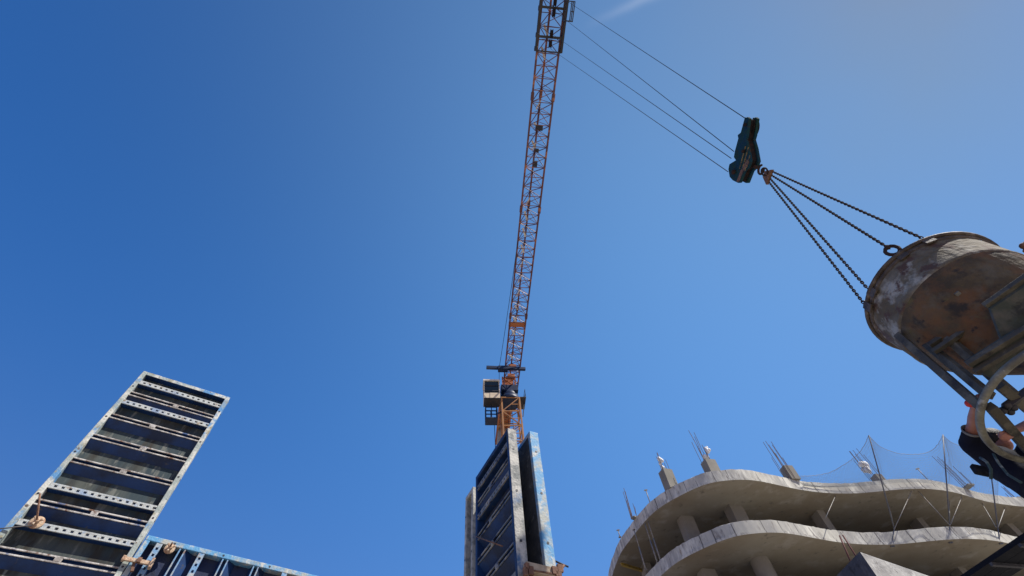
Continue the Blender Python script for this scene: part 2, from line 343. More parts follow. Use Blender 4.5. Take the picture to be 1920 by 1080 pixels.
def bar_up(px, d, topy, z0=ZT, lean=(0, 0)):
    """a vertical bar standing on the slab: base on the ray px at height z0 pushed back by d metres, top seen at image row topy"""
    b = ath(px[0], px[1], z0); b = b+V(b.x, b.y, 0).normalized()*d
    lo, hi = z0, z0+9
    for _ in range(40):
        h = (lo+hi)/2; y = proj(b+V(lean[0]*(h-z0), lean[1]*(h-z0), h-z0))[1]
        if y > topy: lo = h
        else: hi = h
    return b, b+V(lean[0]*(h-z0), lean[1]*(h-z0), h-z0)
def stub(px, d, topy, w, dep, ang, bars, wraps=()):
    b, t = bar_up(px, d, topy); m = MB(); a = R_(ang); ux = V(math.cos(a), math.sin(a), 0); uy = V(-math.sin(a), math.cos(a), 0)
    if topy < px[1]-1:
        hgt = t.z-b.z; m.cbox(b+Z*hgt/2, ux*w, uy*dep, Z*(hgt+.01))
    else: hgt = .1; m.cbox(b+Z*.05, ux*w, uy*dep, Z*.1)
    s = m.build('column_stub', M['conc_col'], bld)
    rr_ = random.Random(px[0])
    bars = list(bars)+[(o_[0]+rr_.uniform(-.2, .2), o_[1]+rr_.uniform(-.2, .2), o_[2]+rr_.uniform(0, 14), rr_.uniform(-.06, .06), 0) for o_ in bars[:3]]
    for (ox, oy, ty, lx, ly) in bars:
        p = b+ux*ox+uy*oy; lo, hi = 0, 9
        for _ in range(30):
            h = (lo+hi)/2; y = proj(p+V(lx*h, ly*h, h))[1]
            if y > ty: lo = h
            else: hi = h
        r = MB(); nseg = 5
        r.tube([p+V(lx*h*i/nseg+random.uniform(-.02, .02)*(i > 0), ly*h*i/nseg, h*i/nseg) for i in range(nseg+1)], .019, 5); r.build('rebar', M['rebar'], s)
    for (wx, wy, wr) in wraps:
        c = onp(wx, wy, b, (b.x, b.y, 0)); r = MB()
        for _ in range(5): r.sphere(c+V(random.uniform(-.6, .6)*wr, random.uniform(-.6, .6)*wr, random.uniform(-1, 1)*wr), wr*random.uniform(.55, .85), 8, 5, (1, 1, random.uniform(.8, 1.6)))
        r.build('plastic_wrap', M['wrap'], s)
    return s
stub((1259, 914), .4, 884, .8, .7, 25, [(-.3, -.2, 850, 0, 0), (-.1, .2, 856, 0, 0), (.3, -.2, 862, 0, 0), (.2, .25, 848, 0, 0)], [(1240, 866, .2), (1243, 880, .16)])
stub((1338, 888), .4, 866, .85, .7, 20, [(-.3, -.2, 807, -.05, 0), (-.1, .2, 815, 0, 0), (.05, -.2, 834, 0, 0), (-.35, .25, 829, 0, 0), (.3, 0, 838, 0, 0)], [(1322, 853, .22), (1326, 844, .18)])
stub((1486, 896), .5, 877, .75, .6, 15, [(-.55, -.3, 827, 0, 0), (-.35, .2, 829, 0, 0), (-.1, -.3, 828, 0, 0), (.15, .25, 850, 0, 0), (-.7, 0, 858, 0, 0), (.3, 0, 858, 0, 0)])
stub((1648, 900), .6, 893, .6, .6, 15, [(-.5, -.3, 844, 0, 0), (-.25, .2, 846, 0, 0), (-.05, -.3, 841, 0, 0), (.2, .25, 862, 0, 0), (-.7, .1, 862, 0, 0)], [(1624, 876, .3), (1622, 884, .2)])
stub((1812, 908), .6, 907.5, .6, .6, 15, [(-.6, -.3, 856, 0, 0), (-.3, .2, 855, 0, 0), (0, -.3, 874, 0, 0), (.2, .3, 876, 0, 0), (.5, 0, 884, 0, 0)])
stub((1188, 966), .5, 965.5, .4, .4, 40, [(-.35, -.1, 915, 0, 0), (.0, .15, 921, 0, 0), (.2, -.1, 944, 0, 0), (-.1, .2, 938, 0, 0)])
stub((1905, 932), .6, 931.5, .5, .5, 15, [(-.5, -.2, 912, 0, 0), (.1, .2, 915, 0, 0)])
def tprop(px, topy, label, d=.15):
    b, t = bar_up(px, d, topy); m = MB(); m.tube([b, t], .035, 6); m.cbox(t, (.25, 0, 0), (0, .12, 0), (0, 0, .05)); m.cbox(b+Z*.03, (.2, 0, 0), (0, .2, 0), (0, 0, .05))
    tag(m.build('edge_post', M['prop'], loc=b), label, 'post', 'short posts on the top slab edge')
tprop((1219, 943), 919, 'short T-topped post on top slab between left rebars and first column stub')
tprop((1162, 1006), 994, 'tiny post low on the left curve of the top slab edge')
tprop((1741, 901), 879, 'short leaning post on top slab between the two tall net poles')
# props inside the upper storey
for px, lb in (((1237, 1046), 'slim steel prop in upper storey, right one of the close pair'), ((1231, 1050), 'slim steel prop in upper storey, middle of three left props'), ((1209, 1062), 'slim steel prop in upper storey nearest the yellow beam')):
    b = ath(px[0], px[1], 17.13); b = b+V(b.x, b.y, 0).normalized()*.5
    m = MB(); h = 20-17.13; m.tube([b, b+Z*h*.55], .05, 8); m.tube([b+Z*h*.55, b+Z*(h-.02)], .035, 8); m.cbox(b+Z*(h-.012), (.2, 0, 0), (0, .2, 0), (0, 0, .02)); m.cbox(b+Z*.012, (.2, 0, 0), (0, .2, 0), (0, 0, .02))
    tag(m.build('steel_prop', M['prop'], loc=b), lb, 'prop', 'steel props between the slabs')
p, q = ath(1164, 1056, 19.8), ath(1214, 1071, 19.8)
m = MB(); dv = (q-p).normalized(); m.bar(p, q, .2, .04); m.bar(p-Z*.08, q-Z*.08, .05, .12); m.bar(p-Z*.16, q-Z*.16, .2, .04)
tag(m.build('timber_beam', M['yellow'], loc=p), 'yellow timber beam under the left end of the top slab', 'beam')

# ------------------------------------------------------------------ safety nets
def edge_at(px, py, h, out):       # a point on the ray at height h
    return ath(px, py, h)
feet_px = [(1550, 974), (1679, 994), (1783, 987), (1873, 991)]
tops_px = [None, (1629, 816), (1768, 815), (1852, 838)]
feet = [ath(x, y, 17.2) for x, y in feet_px]
feet = [f-V(f.x, f.y, 0).normalized()*.25 for f in feet]
tops = []
for t in tops_px[1:]:
    tops.append(ath(t[0], t[1], 22.4))
names = ['left of the two tall grey poles carrying the safety net', 'right of the two tall grey poles carrying the safety net', 'net pole rising behind the worker near the right frame edge']
base_px = [(1672, 1022), (1781, 1015), (1875, 1017)]
for i in range(3):
    f, t = feet[i+1], tops[i]
    nt_ = thing('net_pole', 'tall slanting steel pole, '+names[i], 'pole', f, 'slanting poles of the safety net')
    m = MB(); m.tube([f, t], .042, 8); m.build('pole', M['steel'], nt_)
    b = ath(*base_px[i], 16.35); b = b-V(b.x, b.y, 0).normalized()*.12
    m = MB(); m.bar(b, f, .08, .05); m.cbox(b, (.25, 0, 0), (0, .1, 0), (0, 0, .3)); m.build('foot_bracket', M['steel'], nt_)
tie = [((1568, 930), (1550, 974)), ((1666, 941), (1679, 994)), ((1711, 921), (1679, 994)), ((1722, 921), (1783, 987)), ((1781, 940), (1783, 987)), ((1805, 931), (1784, 987)), ((1842, 944), (1870, 991)), ((1886, 952), (1874, 990))]
tl = ['first slanting stay at far left of the net, over upper storey', 'stay up from the left net pole foot, steepest', 'stay slanting right from the left net pole foot', 'long stay slanting down right to the middle pole foot', 'near upright stay over the middle pole foot', 'stay slanting right from the middle pole foot', 'stay slanting down right to the rightmost pole foot', 'stay slanting right from the rightmost pole foot']
for (a, b), lb in zip(tie, tl):
    A_ = ath(*a, 20.05); A_ = A_-V(A_.x, A_.y, 0).normalized()*.12
    B_ = ath(*b, 17.15); B_ = B_-V(B_.x, B_.y, 0).normalized()*.25
    m = MB(); m.tube([A_, B_], .024, 6); m.tube([A_-V(0, 0, .0), A_+Z*.12], .05, 6)
    tag(m.build('net_stay', M['prop'], loc=B_), 'thin grey '+lb, 'stay', 'stays between the two slabs')
def net(top_px, zs, bot_px, label, nu=60, nv=20):
    """rope along top_px at heights zs, net down to bot_px on the slab top"""
    def interp(L, u):
        x = u*(len(L)-1); i = min(int(x), len(L)-2); t = x-i
        a, b, c, d = L[max(i-1, 0)], L[i], L[i+1], L[min(i+2, len(L)-1)]
        return .5*((2*b)+(c-a)*t+(2*a-5*b+4*c-d)*t*t+(3*b-a-3*c+d)*t**3)
    T = [ath(*p, z) for p, z in zip(top_px, zs)]; B = []
    for p in bot_px:
        b = ath(*p, 20.5); B.append(b-V(b.x, b.y, 0).normalized()*.1)
    grid = [[None]*(nv+1) for _ in range(nu+1)]
    for i in range(nu+1):
        a, b = interp(T, i/nu), interp(B, i/nu)
        for j in range(nv+1):
            v = j/nv; p = a.lerp(b, v); p = p+V(-p.x, -p.y, 0).normalized()*(-.5*math.sin(math.pi*v))+V(0, 0, -.25*math.sin(math.pi*v)+random.uniform(-.03, .03))
            grid[i][j] = p
    nt_ = thing('safety_net', label, 'net', T[0], 'safety nets on the top slab edge')
    m = MB()
    for i in range(nu+1): m.tube(grid[i], .0056, 3, caps=False)
    for j in range(1, nv+1): m.tube([grid[i][j] for i in range(nu+1)], .0056, 3, caps=False)
    m.build('mesh', M['netrope'], nt_)
    m = MB(); m.tube([grid[i][0] for i in range(nu+1)], .018, 6); m.build('border_rope', M['netrope'], nt_)
net([(1500, 893), (1545, 889), (1585, 870), (1614, 845), (1629, 817)], [20.9, 21.0, 21.3, 21.8, 22.4], [(1500, 905), (1535, 912), (1575, 914), (1620, 912), (1655, 908)], 'sagging safety net rising left of the left tall pole')
net([(1629, 817), (1650, 837), (1680, 849), (1712, 852), (1740, 848), (1757, 835), (1768, 816)], [22.4, 22.1, 21.9, 21.8, 21.9, 22.1, 22.4], [(1655, 908), (1680, 906), (1700, 905), (1722, 905), (1740, 907), (1760, 910), (1776, 914)], 'pale safety net hanging in a swag between the two tall poles')
net([(1768, 816), (1785, 830), (1810, 838), (1835, 842), (1852, 838)], [22.4, 22.2, 22.1, 22.15, 22.4], [(1776, 914), (1800, 922), (1820, 930), (1845, 938), (1870, 942)], 'safety net right of the right tall pole, partly behind the worker')

# ------------------------------------------------------------------ tower crane
ZJ = 33.6                                       # lower chords of the jib
MC = ath(955, 748, 31.5)                        # slewing centre
J0 = ath(957.5, 722, ZJ); J1 = ath(1037, 10, ZJ)
jd = (J1-J0).normalized(); js = V(jd.y, -jd.x, 0)       # js points right of the jib
if js.x < 0: js = -js
MX = V(MC.x, MC.y, 0)
crane = thing('tower_crane', 'orange lattice tower crane with its long jib reaching overhead and a cab at its left', 'crane', MX)
mw_ = 1.62
m = MB(); cs = [(js*a+jd*b)*(mw_/2) for a, b in ((-1, -1), (1, -1), (1, 1), (-1, 1))]
TOPM = 30.9
for c in cs: m.bar(MX+c+Z*.4, MX+c+Z*TOPM, .13, .13, up=jd)
nb = 19; hb = (TOPM-.4)/nb
for k in range(nb):
    z0 = .4+k*hb; z1 = z0+hb
    for i in range(4):
        a, b = MX+cs[i], MX+cs[(i+1) % 4]
        m.bar(a+Z*z1, b+Z*z1, .08); m.bar(a+Z*z0, b+Z*z1, .075, .06) if (k+i) % 2 else m.bar(b+Z*z0, a+Z*z1, .075, .06)
        m.bar(a+Z*(z0+hb*.5), (a+b)/2+Z*(z0+hb*.5), .05) if k > 12 else None
    if k > 10: m.bar(MX+cs[0]+Z*(z0+.1), MX+cs[2]+Z*(z0+.1), .06)
for c in cs: m.cbox(MX+c+Z*.2, js*.6, jd*.6, Z*.4)
m.build('mast', M['mast'], crane)
m = MB()            # ladder in the mast
for s_ in (-.2, .2): m.bar(MX+jd*-.3+js*s_+Z*.5, MX+jd*-.3+js*s_+Z*TOPM, .04)
for k in range(100): m.bar(MX+jd*-.3+js*-.2+Z*(.6+k*.3), MX+jd*-.3+js*.2+Z*(.6+k*.3), .025)
m.build('ladder', M['dark'], crane)
m = MB(); m.lathe(MX+Z*TOPM, Z, [(0, .95), (.5, .95)], 28, True, True); m.lathe(MX+Z*(TOPM+.503), Z, [(0, .85), (.45, .85)], 28, True, True); m.cbox(MX+Z*(TOPM+1.3), js*1.6, jd*1.6, Z*.69)
m.build('slewing_ring', M['darkblue'], crane)
m = MB(); m.cbox(MX+Z*(ZJ-.5)+jd*.2, js*.8, jd*.9, Z*1.3)
for a_ in (-.6, .6):
    for b_ in (-.6, .6): m.bar(MX+js*a_+jd*b_+Z*(TOPM+1.6), MX+js*a_+jd*(b_+.1)+Z*(ZJ+.05), .12)
m.bar(MX+js*.6+jd*.6+Z*(TOPM+1.6), MX-js*.6+jd*.7+Z*ZJ, .08); m.bar(MX-js*.6+jd*.6+Z*(TOPM+1.6), MX+js*.6+jd*.7+Z*ZJ, .08)
m.build('turntable', M['orange'], crane)
# small service deck at the right of the mast top
m = MB(); m.cbox(MX+js*1.15+Z*31.0, js*.6, jd*1.6, Z*.06)
for e in (-.75, 0, .75): m.bar(MX+js*1.42+jd*e+Z*31.0, MX+js*1.42+jd*e+Z*32.0, .04)
for h in (31.5, 32.0): m.bar(MX+js*1.42-jd*.75+Z*h, MX+js*1.42+jd*.75+Z*h, .04)
m.bar(MX+js*1.1+Z*29.4, MX+js*1.35+Z*31, .08)
m.build('service_deck', M['dark'], crane)
# cab, hung left of the slewing platform
cc = ath(921.5, 738, 31.3)
cb = thing('operator_cab', None, None); cb.parent = crane; cb['org'] = list(MX)
for k in ('label', 'category'): 
    if k in cb: del cb[k]
bpy.data.objects.remove(cb)
m = MB(); W2, D2, H2 = 1.45, 1.15, 2.1
m.cbox(cc-Z*(H2/2-.3), js*W2, jd*D2, Z*.6)
for a in (-1, 1):
    for b_ in (-1, 1): m.bar(cc+js*a*(W2/2-.04)+jd*b_*(D2/2-.04)-Z*.45, cc+js*a*(W2/2-.04)+jd*b_*(D2/2-.04)+Z*(H2/2), .08)
cab = m.build('operator_cab', M['beige'], crane)
m = MB(); m.cbox(cc+Z*(H2/2+.08), js*(W2+.1), jd*(D2+.1), Z*.16); m.build('roof', M['white'], cab)  # roof coloured white to carry its sunlit top edge
m = MB(); m.cbox(cc-Z*(H2/2+.03), js*(W2-.02), jd*(D2-.02), Z*.05); m.build('floor', M['dark'], cab)
m = MB(); m.cbox(cc+Z*.28, js*(W2-.1), jd*(D2-.1), Z*1.45); m.build('window', M['glass'], cab)
m = MB()
for h in (-.2, .45):
    m.cbox(cc+Z*h+jd*(D2/2-.02), js*W2, jd*.05, Z*.05)
    m.cbox(cc+Z*h-jd*(D2/2-.02), js*W2, jd*.05, Z*.05)
m.build('window_bar', M['dark'], cab)
m = MB(); pc = ath(921, 775, 29.7)     # access cage hung under the cab
for a in (-.5, 0, .5):
    for b_ in (-.45, .45): m.bar(pc+js*a+jd*b_-Z*.9, pc+js*a+jd*b_+Z*.75, .07)
for h in (-.9, -.5, -.1, .3, .7):
    m.bar(pc-js*.5-jd*.45+Z*h, pc+js*.5-jd*.45+Z*h, .07); m.bar(pc-js*.5+jd*.45+Z*h, pc+js*.5+jd*.45+Z*h, .07)
    for a in (-.5, .5): m.bar(pc+js*a-jd*.45+Z*h, pc+js*a+jd*.45+Z*h, .07)
m.cbox(pc-Z*.9, js*1.05, jd*.95, Z*.06)
m.bar(pc+js*.6, MX+Z*30.2, .1)
m.build('access_cage', M['darkblue'], crane)
m = MB(); q = ath(927, 793, 30.0); m.tube([q, V(q.x, q.y, 26.0), V(MX.x-.9, MX.y-.5, 20)], .03, 6); m.build('power_cable', M['rope'], crane)
# jib
L = (J1-J0).length+4.0; hw_, hh = .70, 1.15
m = MB(); nodes = int(L/.70); 
P0 = J0-jd*1.2; P0.z = ZJ; step = (L+1.2)/nodes
def jp(s, a, h): return P0+jd*s+js*a+Z*h
Lt = step*nodes
m.bar(jp(0, -hw_, 0), jp(Lt, -hw_, 0), .12, .12); m.bar(jp(0, hw_, 0), jp(Lt, hw_, 0), .12, .12); m.bar(jp(0, 0, hh), jp(Lt, 0, hh), .12, .12)
m.build('jib_chords', M['jib'], crane) if False else None
for k in range(nodes):
    s0 = k*step; s1 = s0+step; sm = (s0+s1)/2
    m.bar(jp(s0, -hw_, 0), jp(s0, hw_, 0), .045)
    m.bar(jp(s0, -hw_, 0), jp(s1, hw_, 0), .035) if k % 2 else m.bar(jp(s0, hw_, 0), jp(s1, -hw_, 0), .035)
    for a in (-hw_, hw_):
        if k % 2: m.bar(jp(s0, a, 0), jp(s1, 0, hh), .045)
        else: m.bar(jp(s0, 0, hh), jp(s1, a, 0), .045)
        m.bar(jp(s0, a, 0), jp(s0, 0, hh), .03)
for s_ in (9.5, 19.5, 27.5):       # section joints
    for a in (-hw_, hw_): m.cbox(jp(s_, a, 0), jd*.5, js*.2, Z*.2)
    m.cbox(jp(s_, 0, hh), jd*.5, js*.2, Z*.2)
jib = m.build('jib', M['jib'], crane)
m = MB()            # walkway of white plates and pale braces along the left half
rj = random.Random(5)
for k in range(int(Lt/1.4)-3):
    if rj.random() < .55: m.bar(jp(k*1.4+.3, -.12, .12), jp(k*1.4+.3+rj.uniform(.3, .8), -.4, .12), .13, .03)
    if rj.random() < .3: m.bar(jp(k*1.4, -.3, .5), jp(k*1.4+.5, .0, .9), .09, .03)
m.build('jib_bracing', M['white'], crane)
m = MB()
sj = (ath(967, 609, ZJ)-P0).dot(jd)
m.cbox(jp(sj, 0, .05), js*1.55, jd*.45, Z*.16)
for s_ in (3.2, 2.0): m.cbox(jp(s_, 0, .3), js*.7, jd*.5, Z*.4)
m.build('jib_machinery', M['orange'], crane)
for (x_, y_, w_, l_) in ((1004, 240, .5, .35), (1001, 283, .3, .25), (999, 308, .3, .4)):
    s_ = (ath(x_, y_, ZJ)-P0).dot(jd); m = MB(); m.cbox(jp(s_, 0, .15), js*w_, jd*l_, Z*.2); m.build('rope_guide', M['dark'], crane)
# cross bar with floodlights
xb0, xb1 = ath(912, 689, ZJ-.2), ath(985, 692, ZJ-.2)
m = MB(); m.bar(xb0, xb1, .26, .26)
xm = (xb0+xb1)/2; m.cbox(xm-js*.3-Z*.1, js*.9, jd*.5, Z*.4); m.build('lamp_crossbar', M['darkblue'], crane)
# pendant line left of the jib
q0, q1 = ath(936, 690, ZJ-.2), ath(973, 436, ZJ)
m = MB(); m.tube([q0.lerp(q1, i/12)-Z*.25*math.sin(math.pi*i/12) for i in range(13)], .022, 5)
q2 = ath(936, 744, 31.6); m.tube([q0, q2], .022, 5)
m.build('pendant_rope', M['rope'], crane)
# counter jib and ballast behind the mast
m = MB()
for a in (-.6, .6): m.bar(MX+js*a+Z*ZJ-jd*.6, MX+js*a+Z*ZJ-jd*9, .18, .25)
for k in range(8): m.bar(MX-js*.6+Z*ZJ-jd*(1+k), MX+js*.6+Z*ZJ-jd*(1+k), .1)
m.cbox(MX+Z*(ZJ+.2)-jd*5, js*1.1, jd*8, Z*.05)
m.build('counter_jib', M['orange'], crane)
for k in range(3):
    m = MB(); m.cbox(MX+Z*(ZJ-.4)-jd*(7+k*.62), js*1.1, jd*.55, Z*1.9); m.build('counterweight', M['counter'], crane, bevel=.03)
# trolley
T0, T1 = ath(1029, 97, ZJ-.25), ath(1038.5, -16, ZJ-.25)
tL = (T1-T0).length; sT = (T0-P0).dot(jd)
def tp(s, a, h): return jp(sT+s, a, h-.25)
m = MB()
for a in (-.80, .80):
    m.bar(tp(0, a, 0), tp(tL, a, 0), .13, .28)
    for s_ in (.1, .85, tL-.9, tL-.1): m.lathe(tp(s_, a, .12), js, [(-.09, .14), (.09, .14)], 14, True, True)
for s_ in (.8, 2.35):
    m.bar(tp(s_, -.85, -.05), tp(s_, .85, -.05), .14, .14)
m.bar(tp(.9, -.8, 0), tp(2.3, -.8, 0), .1); m.bar(tp(0, -.8, 0), tp(0, .8, 0), .08); m.bar(tp(tL, -.8, 0), tp(tL, .8, 0), .1)
trol = m.build('trolley', M['dark'], crane)
sheave_top = []
for s_ in (.45, 1.0, 2.1, 2.65):
    m = MB(); m.lathe(tp(s_, .05, -.1), js, [(-.07, .26), (-.03, .20), (.03, .20), (.07, .26)], 20, True, True); m.build('sheave', M['blockdark'], trol)
m = MB()
bx = ath(1066, 21, ZJ-.9); 
for a in (-.22, .22):
    for e in (-.5, 0, .5): m.bar(bx+js*a+jd*e-Z*.5, bx+js*a+jd*e+Z*.5, .05)
for h in (-.5, 0, .5):
    for a in (-.22, .22): m.bar(bx+js*a-jd*.5+Z*h, bx+js*a+jd*.5+Z*h, .05)
    for e in (-.5, .5): m.bar(bx-js*.22+jd*e+Z*h, bx+js*.22+jd*e+Z*h, .05)
m.bar(bx+Z*.5-js*.2, tp(2.2, .8, 0), .07); m.bar(bx+Z*.1-js*.2, tp(1.9, .8, 0), .07)
m.build('maintenance_basket', M['dark'], trol)

# ------------------------------------------------------------------ hook block, ropes
HK = ath(1426, 317, 9.0); dep_h = 7.0
e0 = ath(1402, 222, 9.55)
hz = HK.z+.45
blk_p, blk_q = ath(1405, 222, hz+.35), ath(1372, 330, hz+.35)
bu = (blk_p-blk_q); bu.z = 0; bu.normalize(); bn = V(bu.y, -bu.x, 0)
if bn.dot(V(*HK)-V(*CAM)) > 0: bn = -bn             # bn faces the camera
block = thing('hook_block', 'dark teal crane hook block hanging from thin steel ropes above the chains', 'hook block', HK)
oc = [(412, 215), (425, 220), (436, 212), (455, 228), (432, 400), (420, 440), (445, 530), (468, 660), (445, 722), (405, 760), (360, 878), (340, 880), (290, 855), (258, 820), (245, 740), (255, 690), (320, 650), (300, 620), (310, 560), (345, 430), (338, 395), (370, 370)]
PB = HK-bn*.0
def blk(x, y, o=0): return onp(1320+x/5.4, 180+y/5.4, PB+bn*o, bn)
m = MB(); poly = [blk(x, y, .13) for x, y in oc]; m.prism([p for p in poly], -bn*.05)
m.build('side_plate', M['block'], block, bevel=.008)
m = MB(); m.prism([p-bn*.15 for p in poly], -bn*.05); m.build('side_plate', M['block'], block, bevel=.008)
m = MB(); inner = [blk(x, y, .13)-bn*.052 for x, y in [(420, 235), (442, 240), (419, 400), (408, 445), (433, 535), (452, 650), (430, 712), (390, 755), (350, 862), (335, 866), (290, 840), (268, 800), (262, 720), (330, 655), (330, 560), (365, 430), (385, 370)]]
m.prism(inner, -bn*.096); m.build('cheek_core', M['blockdark'], block)
m = MB()
for (x0, y0, x1, y1) in ((360, 735, 420, 510), (385, 750, 450, 520), (410, 760, 465, 600)):
    a, b_ = blk(x0, y0, .135), blk(x1, y1, .135); m.bar(a, b_, .025, .008, up=bn)
m.build('warning_stripe', M['stripe'], block)
m = MB(); m.prism([blk(x, y, .1305) for x, y in [(405, 700), (438, 640), (458, 668), (436, 722), (398, 760), (356, 868), (330, 868), (372, 760)]], bn*.006); m.build('wear_plate', M['rust'], block)
for (x, y, r) in ((415, 290, .06), (300, 770, .09), (400, 560, .06)):
    m = MB(); c_ = blk(x, y, .16); m.lathe(c_, bn, [(-.01, r*.5), (.02, r*.5), (.03, r*.3)], 14, False, True); m.build('axle_cap', M['blockdark'], block)
sh = []
for (x, y) in ((430, 262), (335, 480), (318, 600), (285, 740)):
    c_ = blk(x, y, 0); sh.append(c_)
for c_ in (blk(462, 330, 0), blk(330, 760, 0)):
    m = MB(); m.lathe(c_-bn*.03, bn, [(-.05, .17), (-.02, .13), (.02, .13), (.05, .17)], 24, True, True); m.build('sheave', M['blockdark'], block)
# the hook itself
hk = MB(); pts_ = []
hc = onp(1427, 318, HK, bn)
top_h = onp(1412, 311, HK, bn)
for i in range(15):
    t = R_(-70+i*20); pts_.append(hc+bu*(.075*math.sin(t))*-1+Z*(.075*math.cos(t)))
hk.tube([top_h, top_h.lerp(hc+Z*.075, .7)], .03, 8); hk.tube(pts_, .02, 8)
hk.build('hook', M['chain'], block)
# ropes from trolley to block
# the ends in the block lie where the photo shows them enter it
ends = [(onp(1399, 223, PB, bn), 3.05, 'highest of the four thin steel ropes between trolley and hook block'), (onp(1376, 284, PB, bn), 2.2, 'second from the top of the four thin ropes between trolley and hook block'),
        (onp(1371, 297, PB, bn), 1.0, 'third from the top of the four thin ropes between trolley and hook block'), (onp(1365, 322, PB, bn), .2, 'lowest of the four thin steel ropes between trolley and hook block')]
for e, s_, lb in ends:
    a = tp(s_, .05, -.2); m = MB(); m.tube([a, e], .008, 5)
    tag(m.build('hoist_rope', M['rope'], loc=a), lb, 'rope', 'hoist ropes')

# ------------------------------------------------------------------ concrete bucket
n_ = V(.137, .208, 1).normalized(); RC = V(4.667, 3.264, 5.485)
def bpl(x, y, s):                  # photo ray meets the plane s metres below the rim
    return onp(x, y, RC-n_*s, n_)
bucket = thing('concrete_bucket', 'round rusty concrete skip splashed with cement, tilted, hanging from four chains at right', 'concrete bucket', RC-n_*1.6)
m = MB(); k = 56
ea = n_.orthogonal().normalized(); eb = n_.cross(ea)
def circ(s, r, t): return RC-n_*s+(ea*math.cos(t)+eb*math.sin(t))*r
m.tube([circ(0, .70, 2*math.pi*i/k) for i in range(k)], .024, 8, closed=True)
m.lathe(RC, -n_, [(.02, .69), (.06, .695), (.07, .675)], k)
m.build('rim', M['rim'], bucket)
m = MB(); m.lathe(RC, -n_, [(0, .675), (.2, .672), (.44, .668), (.475, .672), (.49, .66)], k); m.lathe(RC, -n_, [(.0, .655), (.48, .65)], k); m.build('drum', M['drum'], bucket)
m = MB(); m.lathe(RC, -n_, [(.485, .662), (.62, .62), (.80, .53), (1.0, .40), (1.2, .27), (1.32, .2), (1.5, .19)], k, False, True); m.build('cone', M['bucket'], bucket)
m = MB(); m.lathe(RC, -n_, [(.08, .648), (.09, .0)], k); m.build('wet_concrete', M['counter'], bucket)
# lugs and hooks for the chains
lug_px = [(1735, 449), (1686, 477), (1631, 545), (1623, 572)]
lugs = [bpl(x, y, 0) for x, y in lug_px]
for l in lugs:
    m = MB(); rd = (l-RC).normalized(); tg = n_.cross(rd)
    m.box(l-tg*.05-n_*.10-rd*.01, tg*.1, rd*.02, n_*.13)
    m.build('lifting_lug', M['rim'], bucket, bevel=.004)
# frame legs, braces
def bb(name, lst, mt, w=.05, h=None, tube=False):
    for (x0, y0, s0, x1, y1, s1) in lst:
        m = MB(); a, b_ = bpl(x0, y0, s0), bpl(x1, y1, s1)
        if tube: m.tube([a, b_], w/2, 10)
        else: m.bar(a, b_, w, h or w, up=n_)
        m.build(name, mt, bucket, bevel=.004)
bb('frame_leg', [(1684, 628, .50, 1840, 764, 1.6), (1732, 640, .62, 1856, 742, 1.6), (1772, 630, .80, 1900, 740, 1.58)], M['bar'], .065)
bb('brace', [(1742, 648, .80, 1826, 592, .80), (1750, 660, .92, 1830, 606, .92), (1814, 684, 1.38, 1990, 576, 1.38), (1828, 698, 1.42, 1990, 600, 1.42), (1846, 574, 1.12, 1980, 480, 1.12)], M['bar'], .045)
bb('brace', [(1792, 548, .74, 1864, 606, .92)], M['brace_light'], .04)
bb('base_rail', [(1856, 762, 1.62, 1950, 868, 1.62), (1872, 722, 1.55, 1990, 820, 1.55)], M['bar'], .07)
m = MB(); m.prism([bpl(1852, 577, 1.14), bpl(1990, 484, 1.14), bpl(2000, 590, 1.32), bpl(1876, 642, 1.32)], -n_*.03); m.build('gate_housing', M['housing'], bucket)
m = MB(); m.prism([bpl(1806, 678, 1.33), bpl(1900, 618, 1.33), bpl(1960, 640, 1.44), bpl(1862, 712, 1.44)], -n_*.03); m.build('gate_plate', M['housing'], bucket)
# little gate mechanism under the cone
m = MB(); g0 = bpl(1884, 764, 1.6); g1 = bpl(1950, 716, 1.5); m.bar(g0, g1, .05)
for (x, y) in ((1880, 770), (1888, 760), (1894, 772), (1900, 764)): m.sphere(bpl(x, y, 1.6), .03, 10, 6)
m.build('gate_lever', M['dark'], bucket)
m = MB(); q = bpl(1924, 470, .1); m.tube([q, q+V(.1, .02, .02)], .03, 8); m.sphere(bpl(1919, 461, .05), .035, 10, 6); m.sphere(bpl(1926, 457, .05), .035, 10, 6); m.build('latch_lug', M['rust'], bucket)
# tubular base ring the skip stands on
BR = atd(2002, 752, 3.65); wa = V(0, 0, 1).cross(n_).normalized(); RR = .618
m = MB(); m.tube([BR+(ea*math.cos(t)+eb*math.sin(t))*RR for t in [2*math.pi*i/72 for i in range(72)]], .029, 12, closed=True)
m.build('base_ring', M['wheel'], bucket)
WC = V(BR.x, BR.y, BR.z)

# ------------------------------------------------------------------ chain sling
sling = thing('chain_sling', 'four-legged dark chain sling between the hook block and the concrete bucket', 'chain sling', HK)
ML = onp(1427, 318, HK, bn)-Z*.09
SP = ath(1441, 329, HK.z-.18)
def link(m, c, d, s, L_, r, wd):       # one oval link, centre c, long axis d, side s
    pts = []
    for i in range(12):
        t = 2*math.pi*i/12; x = math.cos(t); y = math.sin(t)
        pts.append(c+d*(L_/2*x)+s*(wd/2*(y if abs(y) < .9 else math.copysign(1, y))))
    m.tube(pts, r, 5, closed=True)
m = MB(); link(m, ML-Z*.02, Z, bu, .19, .014, .12); m.build('master_link', M['chain'], sling)
m = MB(); dd = (SP-ML).normalized(); m.bar(ML-Z*.09, SP-Z*.03, .05)
sx = bu
m.prism([SP+Z*.07-sx*.05, SP+Z*.07+sx*.05, SP-Z*.09+sx*.13, SP-Z*.09-sx*.13], bn*.05)
m.build('link_plate', M['rust'], sling)
lens_ = []
